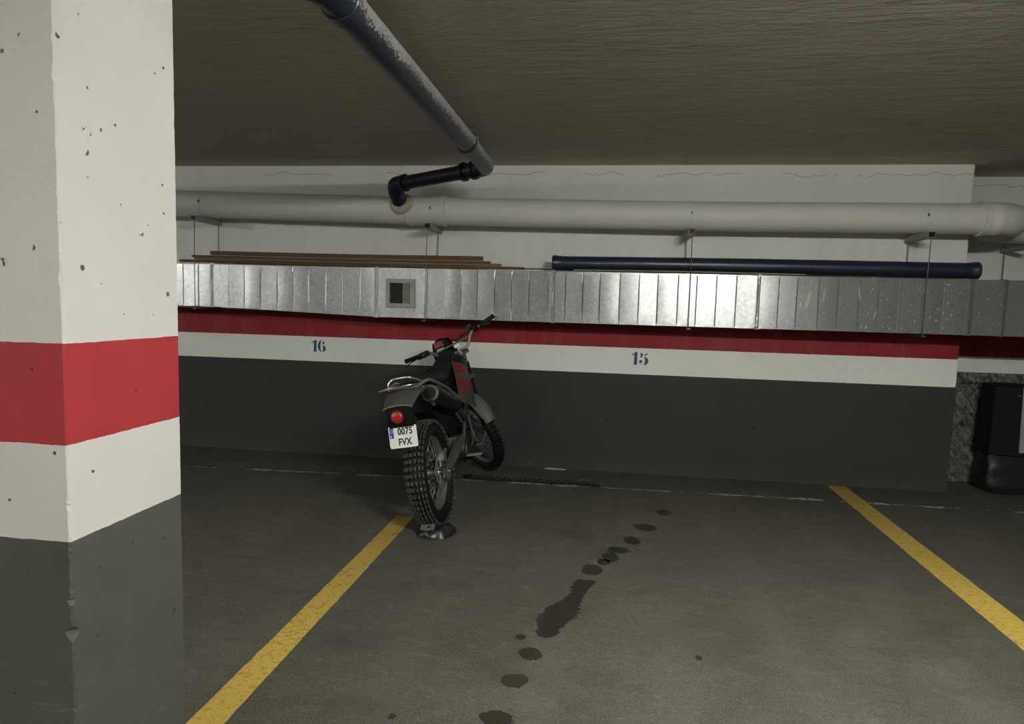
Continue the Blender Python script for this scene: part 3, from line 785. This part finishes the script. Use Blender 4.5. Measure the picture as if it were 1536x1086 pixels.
# ------------------------------------------------------------------ motorcycle
def build_bike():
    lean, yaw, steer, sc = .18293566, -.0231721, .7821581, 1.0625
    root = empty('motorcycle', (-1.039, 4.158, 0), (0, -lean, yaw)); root.scale = (sc, sc, sc)
    HD = Vector((0, 1.06, .92)); AX = Vector((0, -.445, 1)).normalized()
    S = Matrix.Translation(HD) @ Matrix.Rotation(steer, 4, AX) @ Matrix.Translation(-HD)
    def put(b, name, m=None, parent=None, front=False, label=None):
        if front and parent is None: b.bm.transform(S)
        elif front: b.bm.transform(S)
        o = b.build(name, m, parent or root)
        if label: o['label'] = label
        return o
    def wheel(name, cy, cz, R_, wd, front, knobs, rim_r, label):
        T = Matrix.Translation((0, cy, cz))
        # rim: a channel section
        b = MB(); rw = wd*.25
        b.lathe([(rim_r, -rw), (rim_r+.012, -rw), (rim_r+.004, -rw*.7), (rim_r-.006, -rw*.35), (rim_r-.006, rw*.35), (rim_r+.004, rw*.7), (rim_r+.012, rw), (rim_r, rw), (rim_r-.014, rw*.3), (rim_r-.014, -rw*.3)], 56, T, closed=True)
        rim = put(b, name, 'alu', None, front, label)
        # tyre
        b = MB(); b.mat('rubber'); h = R_-rim_r; n = 14; prof = []
        base = R_-.014 if knobs else R_-.005
        prof.append((rim_r+.006, -rw*.95))
        for i in range(n+1):
            a = PI*(.04+.92*i/n); prof.append((rim_r+.006+(base-rim_r-.006)*math.sin(a)**.62, -wd/2*.96*math.copysign(abs(math.cos(a))**.85, math.cos(a))))
        prof.append((rim_r+.006, rw*.95)); prof.append((rim_r-.002, 0))
        b.lathe(prof, 72, T, closed=True)
        b.mat('rubber' if front else 'knob'); N, rows = (50, 6) if front is False else (54, 5)
        for k in range(N):
            for j in range(rows):
                off = (k % 2)*.0
                a = 2*PI*(k+off)/N; t = (j-(rows-1)/2)/((rows-1)/2); ang = t*.98
                rr = base-.016+.022*math.cos(ang*.95); x = wd*.5*math.sin(ang)*1.02
                cir = 2*PI*R_/N
                m = T @ Matrix.Rotation(a, 4, 'X') @ Matrix.Translation((x, 0, rr)) @ Matrix.Rotation(ang*.72, 4, 'Y')
                b.box((0, 0, .001), (wd/rows*.56, cir*.50, .018), M4=m)
        put(b, 'tyre', None, rim, front)
        # hub
        b = MB(); hw = .052
        b.lathe([(.018, -hw-.012), (.034, -hw-.010), (.040, -hw), (.040, -hw+.008), (.027, -hw+.014), (.025, 0), (.027, hw-.014), (.040, hw-.008), (.040, hw), (.034, hw+.010), (.018, hw+.012)], 28, T)
        put(b, 'hub', 'alu', rim, front)
        for k in range(32):
            sd = 1 if k % 2 else -1; a = 2*PI*k/32; a2 = a+(.30 if (k//2) % 2 else -.30)
            p0 = Vector((sd*(hw-.004), cy+.038*math.cos(a2*1), cz+.038*math.sin(a2*1)))
            p1 = Vector((0, cy+(rim_r-.012)*math.cos(a), cz+(rim_r-.012)*math.sin(a)))
            put(MB().tube([p0, p1], .0021, 5), 'spoke', 'steel', rim, front)
        # disc
        b = MB(); dx = .064 if not front else -.062; dr = .11 if not front else .12
        b.lathe([(dr*.72, dx-.002), (dr, dx-.002), (dr, dx+.002), (dr*.72, dx+.002)], 40, T, closed=True)
        for k in range(5):
            a = 2*PI*k/5; b.tube([(dx, cy+.03*math.cos(a), cz+.03*math.sin(a)), (dx, cy+dr*.8*math.cos(a+.2), cz+dr*.8*math.sin(a+.2))], .006, 6)
        put(b, 'brake_disc', 'steel', rim, front)
        return rim
    rw_ = wheel('rear_wheel', 0, .335, .335, .118, False, True, .222, 'rear wheel with knobbly trials tyre')
    wheel('front_wheel', 1.36, .345, .345, .080, True, True, .268, 'front wheel turned to the left')
    # rear sprocket and chain on the left side
    b = MB(); T = Matrix.Translation((0, 0, .335))
    b.lathe([(.05, -.062), (.098, -.062), (.098, -.058), (.05, -.058)], 36, T, closed=True); put(b, 'rear_sprocket', 'steel')
    b = MB(); b.tube([(-.06, .0, .435), (-.06, .50, .435), (-.06, .535, .40), (-.06, .50, .365), (-.06, .0, .237), (-.06, -.07, .265), (-.06, -.10, .335), (-.06, -.07, .405)], .007, 6, closed=True, flat=(.6, 1.2)); put(b, 'drive_chain', 'dark_steel')
    # swingarm: two tapered arms, bridge and axle plates
    b = MB()
    for sx in (-1, 1):
        b.loft([[(sx*(.098+dx), y, z+dz) for dx, dz in ((-.014, -h_), (.014, -h_), (.014, h_), (-.014, h_))] for y, z, h_ in ((-.03, .335, .020), (.06, .345, .026), (.20, .385, .034), (.36, .43, .040), (.50, .445, .032))], smooth=False)
    b.box((0, .46, .44), (.20, .08, .06), bevel=.01)
    sa = put(b, 'swingarm', 'alu')
    for sx in (-1, 1):
        pl = [(-.055, .300), (-.035, .285), (.02, .295), (.11, .345), (.13, .395), (.06, .385), (-.03, .372), (-.055, .345)]
        m = Matrix(((0, 0, 1, 0), (1, 0, 0, 0), (0, 1, 0, 0), (0, 0, 0, 1)))
        b = MB(); b.prism(pl, sx*.113-.003, sx*.113+.003, m); put(b, 'axle_plate', 'alu', sa)
    b = MB(); b.lathe([(.008, -.128), (.016, -.128), (.016, -.116), (.009, -.114), (.009, .114), (.016, .116), (.016, .130), (.008, .130)], 12, Matrix.Translation((0, 0, .335))); put(b, 'rear_axle', 'chrome')
    b = MB(); b.box((.074, .055, .415), (.030, .07, .060), rot=(-.4, 0, 0), bevel=.008); b.tube([(.082, .07, .44), (.082, .10, .455)], .012, 10); put(b, 'rear_brake_caliper', 'alu')
    # frame: spine, twin side spars, down tubes, rear subframe
    b = MB()
    for sx in (-1, 1):
        b.tube(smooth_path([(sx*.03, 1.03, .93), (sx*.12, .86, .84), (sx*.125, .60, .66), (sx*.105, .50, .45), (sx*.09, .47, .36)], .08), [.018]*2+[.02]*(4*0) if False else .019, 10)
        b.tube(smooth_path([(sx*.02, 1.05, .82), (sx*.05, .92, .55), (sx*.10, .78, .30), (sx*.10, .50, .28)], .07), .013, 8)
    b.tube([(0, 1.085, .83), (0, 1.035, .975)], .030, 16)
    b.tube([(-.10, .50, .34), (.10, .50, .34)], .014, 8)
    fr = put(b, 'frame', 'cast')
    b = MB()
    for sx in (-1, 1):
        b.tube(smooth_path([(sx*.085, -.26, .905), (sx*.10, -.08, .925), (sx*.105, .22, .845), (sx*.118, .58, .69)], .08), .0125, 8)
        b.tube([(sx*.10, .10, .86), (sx*.11, .50, .56)], .009, 8)
    b.tube([(-.085, -.26, .905), (.085, -.26, .905)], .0125, 8)
    put(b, 'subframe', 'alu')
    # engine with fins, cases, cylinder, exhaust
    b = MB()
    b.box((0, .66, .37), (.17, .30, .20), rot=(.12, 0, 0), bevel=.03)
    b.lathe([(.03, -.12), (.085, -.115), (.095, -.10), (.095, .10), (.085, .118), (.03, .122)], 28, Matrix.Translation((0, .58, .36)))
    b.lathe([(.03, -.11), (.07, -.105), (.078, -.09), (.078, .10), (.07, .112), (.03, .115)], 28, Matrix.Translation((0, .74, .35)))
    eng = put(b, 'engine', 'cast')
    b = MB()
    for k in range(9): b.box((0, .72+.014*k*.5, .49+.022*k), (.16-.004*abs(k-4), .17, .007), rot=(-.30, 0, 0))
    b.box((0, .75, .58), (.11, .12, .22), rot=(-.30, 0, 0), bevel=.01); put(b, 'cylinder', 'cast', eng)
    b = MB(); b.tube(smooth_path([(.03, .86, .60), (.09, .98, .52), (.135, .90, .44), (.135, .62, .52), (.13, .40, .66), (.13, .20, .76)], .09), [.022]*0 or .021, 12); ex = put(b, 'exhaust_pipe', 'dark_steel')
    d0, d1 = Vector((.135, .30, .705)), Vector((.128, -.16, .845)); dr = (d1-d0).normalized()
    b = MB(); b.tube([d0-dr*.05, d0, d0+dr*.03, d1-dr*.03, d1-dr*.012, d1], [.022, .045, .056, .056, .052, .050], 24); mf = put(b, 'muffler', 'blackp', None, label='black muffler on the right side')
    b = MB(); b.tube([d1-dr*.004, d1+dr*.008, d1+dr*.010], [.052, .053, .046], 24); put(b, 'muffler_rim', 'dark_steel', mf)
    b = MB(); b.tube([d1+dr*.002, d1+dr*.022], [.034, .034], 20); put(b, 'outlet', 'blackp', mf)
    # side covers and air box under the seat
    b = MB(); b.loft([[(-.06, y, z0), (.06, y, z0), (.075, y, (z0+z1)/2), (.065, y, z1), (-.065, y, z1), (-.075, y, (z0+z1)/2)] for y, z0, z1 in ((.02, .72, .87), (.15, .62, .86), (.35, .50, .84), (.52, .48, .82))]); put(b, 'airbox', 'blackp')
    # seat
    b = MB(); rings = []
    for y, z, hw, hh in ((-.16, .905, .060, .022), (-.05, .910, .085, .030), (.15, .895, .090, .036), (.35, .885, .085, .040), (.52, .905, .078, .046), (.68, .965, .070, .046), (.80, 1.015, .056, .036), (.86, 1.03, .040, .022)):
        rings.append([(hw*math.copysign(abs(math.cos(a))**.6, math.cos(a)), y, z+hh*math.copysign(abs(math.sin(a))**.7, math.sin(a))) for a in [2*PI*k/20 for k in range(20)]])
    b.loft(rings); put(b, 'seat', 'seat')
    # tank and shrouds
    b = MB(); rings = []
    for y, z, hw, hh in ((.50, .83, .070, .05), (.62, .86, .10, .10), (.78, .89, .115, .125), (.92, .90, .110, .115), (1.0, .90, .06, .08)):
        rings.append([(hw*math.copysign(abs(math.cos(a))**.7, math.cos(a)), y, z+hh*math.copysign(abs(math.sin(a))**.8, math.sin(a))) for a in [2*PI*k/20 for k in range(20)]])
    b.loft(rings); tk = put(b, 'fuel_tank', 'blackp')
    b = MB(); b.tube([(0, .84, 1.015), (0, .845, 1.045)], .030, 18); put(b, 'fuel_cap', 'greyp', tk)
    for sx in (1, -1):
        def surf(u, v):    # u 0..1 rear->front, v 0..1 low->high
            y0_, y1_ = .50+.02*v, .80+.10*math.sin(v*PI)*.5+.06*(1-v)
            z0_, z1_ = .70-.10*u, .985-.06*u
            return (sx*(.118+.030*math.sin(u*PI*.8)-.02*v*v), y0_+(y1_-y0_)*u, z0_+(z1_-z0_)*v)
        b = MB(); b.sheet([[surf(j/10, i/10) for j in range(11)] for i in range(11)], .006*(-sx)); sh = put(b, 'radiator_shroud', 'greyp', label='silver grey shroud with red graphic blocks')
        for v0, v1, u0, u1 in ((.76, .98, .06, .92), (.38, .62, .06, .96), (.22, .36, .06, .40)):
            b = MB(); b.sheet([[tuple(Vector(surf(u0+(u1-u0)*j/8*(1), v0+(v1-v0)*i/4))+Vector((sx*.0025, 0, 0))) for j in range(9)] for i in range(5)], .001*(-sx)); put(b, 'red_graphic', 'redp', sh)
    # rear fender, tail
    b = MB(); g = []
    for y, z, hw, dr_ in ((.10, .895, .060, .03), (-.02, .905, .085, .03), (-.14, .915, .105, .028), (-.24, .905, .108, .030), (-.32, .880, .100, .030), (-.375, .845, .090, .025), (-.395, .825, .084, .022)):
        g.append([(hw*t, y, z-dr_*abs(t)**2.4) for t in [-1+2*k/12 for k in range(13)]])
    b.sheet(g, .006); rf = put(b, 'rear_fender', 'greyp')
    b = MB(); b.tube([(-.086, -.398, .806), (-.06, -.402, .817), (0, -.405, .823), (.06, -.402, .817), (.086, -.398, .806)], .006, 8); put(b, 'fender_trim', 'alu', rf)
    b = MB(); rings = []
    for y, z, hw in ((-.395, .815, .080), (-.392, .74, .076), (-.372, .66, .070), (-.350, .62, .060)):
        rings.append([(-hw, y, z), (hw, y, z), (hw*.9, y+.06, z), (-hw*.9, y+.06, z)])
    b.loft(rings, smooth=False); tp = put(b, 'tail_panel', 'blackp')
    b = MB(); T = Matrix.Translation((-.012, -.395, .757)) @ Matrix.Rotation(-PI/2, 4, 'Z') @ Matrix.Scale(.80, 4)
    b.mat('blackp'); b.lathe([(.052, -.004), (.052, .010), (.047, .012), (.047, -.004)], 32, T, closed=True)
    b.mat('lens'); b.lathe([(.047, -.002), (.046, .012), (.038, .020), (.020, .024), (.004, .025)], 32, T)
    T2 = T
    put(b, 'tail_light', None, None, label='round red tail light')
    # licence plate
    pm = Matrix.Translation((.0, -.385, .642)) @ Matrix.Rotation(-.10, 4, 'X')
    b = MB(); w_, h_, r = .083, .062, .010
    poly = []
    for cx, cy, a0 in ((w_-r, h_-r, 0), (-w_+r, h_-r, 90), (-w_+r, -h_+r, 180), (w_-r, -h_+r, 270)):
        poly += ell(cx, cy, r, r, a0, a0+90, 5)
    pmx = pm @ Matrix.Rotation(PI/2, 4, 'X')
    b.prism(poly, -.001, .001, pmx); pl = put(b, 'licence_plate', 'plate', None, label='white licence plate with blue band and black characters')
    b = MB(); b.prism([(-.078, -.004), (-.054, -.004), (-.054, .054), (-.078, .054)], .0008, .0016, pmx); put(b, 'blue_band', 'platebl', pl)
    b = MB(); b.prism([(-.073, .002), (-.067, .002), (-.067, .011), (-.073, .011)], .0014, .0019, pmx)
    for k in range(12):
        a = 2*PI*k/12; b.prism([(-.066+.008*math.cos(a)+dx*.0014, .036+.008*math.sin(a)+dy*.0014) for dx, dy in ((-1, -1), (1, -1), (1, 1), (-1, 1))], .0014, .0019, pmx)
    put(b, 'band_stars', 'plate', pl)
    for txt, cx, cy in (('0075', .015, .013), ('FVX', .008, -.047)):
        cu = bpy.data.curves.new('plate_text', 'FONT'); cu.body = txt; cu.size = .052; cu.align_x = 'CENTER'; cu.extrude = .0005; cu.space_character = 1.05; cu.offset = .0016
        to = bpy.data.objects.new('plate_text_curve', cu); COL.objects.link(to)
        bpy.context.view_layer.update()
        me = bpy.data.meshes.new_from_object(to.evaluated_get(bpy.context.evaluated_depsgraph_get()))
        bpy.data.objects.remove(to); bpy.data.curves.remove(cu)
        me.name = 'plate_text'; me.transform(pmx @ Matrix.Translation((cx, cy, .0016)) @ Matrix.Diagonal((.82, 1.05, 1, 1)))
        me.materials.clear(); me.materials.append(M['platetext'])
        o = bpy.data.objects.new('plate_characters', me); COL.objects.link(o); o.parent = pl
    # chromed grab rail over the tail
    b = MB()
    b.tube(smooth_path([(-.070, -.305, .900), (-.070, -.305, .945), (-.045, -.28, .965), (.055, -.28, .965), (.080, -.25, .945), (.088, -.12, .915)], .03), .0075, 10)
    b.tube([(-.125, -.315, .905), (-.06, -.318, .915), (.05, -.31, .921), (.09, -.26, .917)], .0065, 8)
    put(b, 'grab_rail', 'chrome')
    b = MB(); b.tube([(.10, -.20, .89), (.10, -.215, .885)], .010, 10); b.tube([(.135, -.18, .80), (.15, -.20, .78)], .012, 10); put(b, 'rear_bolt', 'chrome')
    # foot pegs, kick start, stand
    b = MB()
    for sx in (-1, 1): b.box((sx*.175, .46, .33), (.11, .045, .014), bevel=.004); 
    put(b, 'foot_peg', 'steel')
    b = MB(); b.tube(smooth_path([(.125, .60, .37), (.155, .58, .42), (.16, .50, .60), (.19, .49, .615)], .03), .009, 8); put(b, 'kick_start', 'alu')
    b = MB(); b.tube(smooth_path([(.12, .74, .34), (.15, .78, .335), (.155, .90, .37), (.155, .96, .385)], .03), .007, 8); put(b, 'brake_pedal', 'alu')
    b = MB(); b.tube([(-.11, .42, .30), (-.30, .37, .073)], .011, 10); b.box((-.302, .365, .064), (.05, .045, .012), rot=(0, lean, 0)); put(b, 'side_stand', 'dark_steel')
    # rear shock
    b = MB(); b.tube([(.0, .42, .46), (.0, .56, .80)], .018, 12)
    for k in range(40):
        pass
    b.tube([(.034*math.cos(k*.7), .43+.12*k/60+.034*math.sin(k*.7), .48+.28*k/60) for k in range(61)], .005, 6); put(b, 'rear_shock', 'dark_steel')
    # ---- everything that steers
    F = True
    d = Vector((0, -.445, 1)).normalized()
    for sx in (-1, 1):
        base = Vector((sx*.085, 1.345, .345)); top = base+d*.74
        b = MB(); b.tube([base-d*.04, base+d*.02, base+d*.30, base+d*.31], [.022, .027, .027, .024], 18); fo = put(b, 'fork_leg', 'dark_steel', None, F)
        b = MB(); b.tube([base+d*.30, top], .019, 18); put(b, 'fork_tube', 'alu', fo, F)
        b = MB(); b.tube([base+d*.31, base+d*.62], .027, 14); put(b, 'fork_gaiter', 'blackp', fo, F)
    b = MB(); b.lathe([(.009, -.115), (.014, -.115), (.014, .115), (.009, .115)], 12, Matrix.Translation((0, 1.36, .345))); put(b, 'front_axle', 'chrome', None, F)
    b = MB()
    for q in (.50, .72):
        c = Vector((0, 1.345, .345))+d*q; b.box(c-Vector((0, .02, 0)), (.23, .07, .028), rot=(math.atan(.445), 0, 0), bevel=.008)
    put(b, 'triple_clamp', 'alu', None, F)
    b = MB(); c = Vector((-.085, 1.36, .47)); b.box(c+Vector((.022, -.045, .0)), (.03, .06, .08), rot=(.42, 0, 0), bevel=.008); put(b, 'front_brake_caliper', 'cast', None, F)
    # front fender hugging the rear of the tyre
    b = MB(); g = []
    for k in range(25):
        a = math.radians(168-k*(168-28)/24); R_ = .405+.010*math.sin(k*.4)
        y, z = 1.36-R_*math.cos(PI-a)*1.0, .345+R_*math.sin(a)
        y = 1.36+R_*math.cos(a); hw = .060-.010*(k/24)
        if k < 2: hw *= .8
        g.append([(hw*t, y-.0, z) if abs(t) < .01 else (hw*t, 1.36+(R_-.024*abs(t)**2)*math.cos(a), .345+(R_-.024*abs(t)**2)*math.sin(a)) for t in [-1+2*q/10 for q in range(11)]])
    b.sheet(g, .005); put(b, 'front_fender', 'fender', None, F, 'pale grey front fender')
    # headlight mask
    b = MB(); g = []
    for i in range(11):
        v = i/10; row = []
        z = .84+.33*v; hw = .085+.035*math.sin(v*PI*.9)-.025*v*v
        for k in range(11):
            t = -1+2*k/10; row.append((hw*t, 1.235-.07*v*v+.02*v-.055*abs(t)**2, z-.03*t*t))
        g.append(row)
    b.sheet(g, .006); hm = put(b, 'headlight_mask', 'blackp', None, F)
    b = MB(); b.mat('blackp'); rings = []
    for k in range(9):
        q = k/8; z = .90+.255*q; hw = .098*(1-.55*max(0, q-.55)**1.5*2); hy = .050*(1-.5*max(0, q-.5))
        rings.append([(hw*math.copysign(abs(math.cos(a))**.7, math.cos(a)), 1.165+.03*(1-q)+hy*math.sin(a), z) for a in [2*PI*m/20 for m in range(20)]])
    b.loft(rings)
    b.mat('redp'); b.sheet([[(-.086+.075*j/5, 1.112-.002*j, 1.150-.014*i+.006*math.sin(j*.6)) for j in range(6)] for i in range(4)], .004)
    b.mat('plate'); b.sheet([[(-.082+.060*j/5, 1.113-.002*j, 1.098-.008*i) for j in range(6)] for i in range(3)], .003)
    put(b, 'instrument_cowl', None, hm, F, 'black cowl with red and white patch')
    b = MB(); b.lathe([(.005, -.02), (.06, -.015), (.070, .0), (.066, .02), (.04, .035), (.004, .040)], 28, Matrix.Translation((0, 1.235, .96)) @ Matrix.Rotation(PI/2, 4, 'Z')); put(b, 'headlight', 'chrome', hm, F)
    # handlebar
    b = MB(); yb, zc = 1.01, 1.030
    half = [(0, yb, zc), (.07, yb, zc), (.120, .995, 1.055), (.185, .985, 1.140), (.27, .975, 1.155), (.40, .945, 1.170)]
    zoff = -.032
    half = [(x, y, z+zoff if x > .1 else z-.01) for x, y, z in half]
    P_ = [(-x, y, z) for x, y, z in half[::-1]]+half[1:]
    b.tube(smooth_path(P_, .03, 4), .0115, 12); hb = put(b, 'handlebar', 'alu', None, F)
    b = MB(); b.tube([(-.165, .988, 1.087), (.165, .988, 1.087)], .0075, 10); put(b, 'crossbar', 'alu', hb, F)
    b = MB()
    for sx in (-1, 1): b.box((sx*.04, yb, zc-.022), (.028, .04, .05), bevel=.006)
    put(b, 'bar_clamp', 'alu', hb, F)
    b = MB(); b.box((.035, yb-.012, zc+.040), (.05, .02, .035), bevel=.006); put(b, 'bar_pad', 'plate', hb, F)
    for sx in (-1, 1):
        a_, c_ = Vector((sx*.275, .974, 1.124)), Vector((sx*.415, .942, 1.140)); dd = (c_-a_).normalized()
        b = MB(); prs = []; rr = []
        for k in range(15): prs.append(a_+(c_-a_)*k/14); rr.append(.0175 if k % 2 else .0160)
        prs[0] = a_; rr[0] = .021; rr[-1] = .019
        b.tube(prs, rr, 14); put(b, 'grip', 'seat', hb, F, 'black rubber grip')
        b = MB(); p = Vector((sx*.235, .985, 1.120)); b.box(p, (.06, .040, .042), rot=(.2, 0, 0), bevel=.010); b.box(p+Vector((sx*.015, .03, -.005)), (.075, .035, .03), bevel=.008); put(b, 'switch_gear', 'blackp', hb, F)
        b = MB(); b.tube(smooth_path([p+Vector((0, .035, 0)), p+Vector((sx*.05, .060, -.006)), p+Vector((sx*.13, .058, -.014)), p+Vector((sx*.175, .05, -.020))], .02), .0055, 8, flat=(1, .7)); put(b, 'lever', 'alu' if sx > 0 else 'blackp', hb, F)
    b = MB(); b.box((.205, 1.0, 1.155), (.04, .038, .028), bevel=.007); put(b, 'brake_reservoir', 'green', hb, F, 'small green brake fluid reservoir')
    b = MB()
    for sx, q in ((1, .0), (-1, .01), (1, .03)):
        b.tube(smooth_path([(sx*.22, 1.0, 1.12), (sx*(.14+q), 1.09, 1.12), (sx*.06, 1.13, 1.02+q), (sx*.02, 1.12, .84)], .06), .0042, 6)
    put(b, 'control_cables', 'blackp', None, F)
    tag(root, 'dark trail motorcycle leaning on its side stand in front of the wall', 'motorcycle')
    return root
build_bike()

# crumpled black bag under the rear tyre
def crushed_bag():
    b = MB(); b.mat('bag'); cx, cy = -1.03, 4.02; rings = []
    for j in range(10):
        f = j/9; ring = []
        for k in range(44):
            a = 2*PI*k/44; rr = (1-.93*f**1.5)
            q = 1+.20*mnoise.noise(Vector((math.cos(a)*2.1, math.sin(a)*2.1, 4)))+.10*mnoise.noise(Vector((math.cos(a)*6, math.sin(a)*6, j*.5)))
            hh = .006+.066*math.sin(min(1, f*1.3)*PI/2)*(1+.45*mnoise.noise(Vector((math.cos(a)*2.5*rr, math.sin(a)*2.5*rr, 8))))
            x = cx+.125*rr*q*math.cos(a); y = cy+.145*rr*q*math.sin(a)
            d = math.hypot((x+1.035)/.075, (y-4.16)/.14)
            hh *= min(1, .12+d*.55) if d < 1.6 else 1
            ring.append((x, y, max(.002, hh)))
        rings.append(ring)
    b.loft([[(p[0], p[1], .001) for p in rings[0]]]+rings)
    o = b.build('crushed_bag', None)
    tag(o, 'crumpled black plastic bag squashed under the rear tyre', 'bag')
    b = MB(); g = []
    for i in range(5):
        g.append([(-1.10+.085*j/5, 3.895+.05*i/4+.010*j/5, .052+.0085*i+.003*math.sin(j*2+i)) for j in range(6)])
    b.sheet(g, .001); b.build('printed_patch', 'bagg', o)['label'] = 'pale grey patch'
crushed_bag()
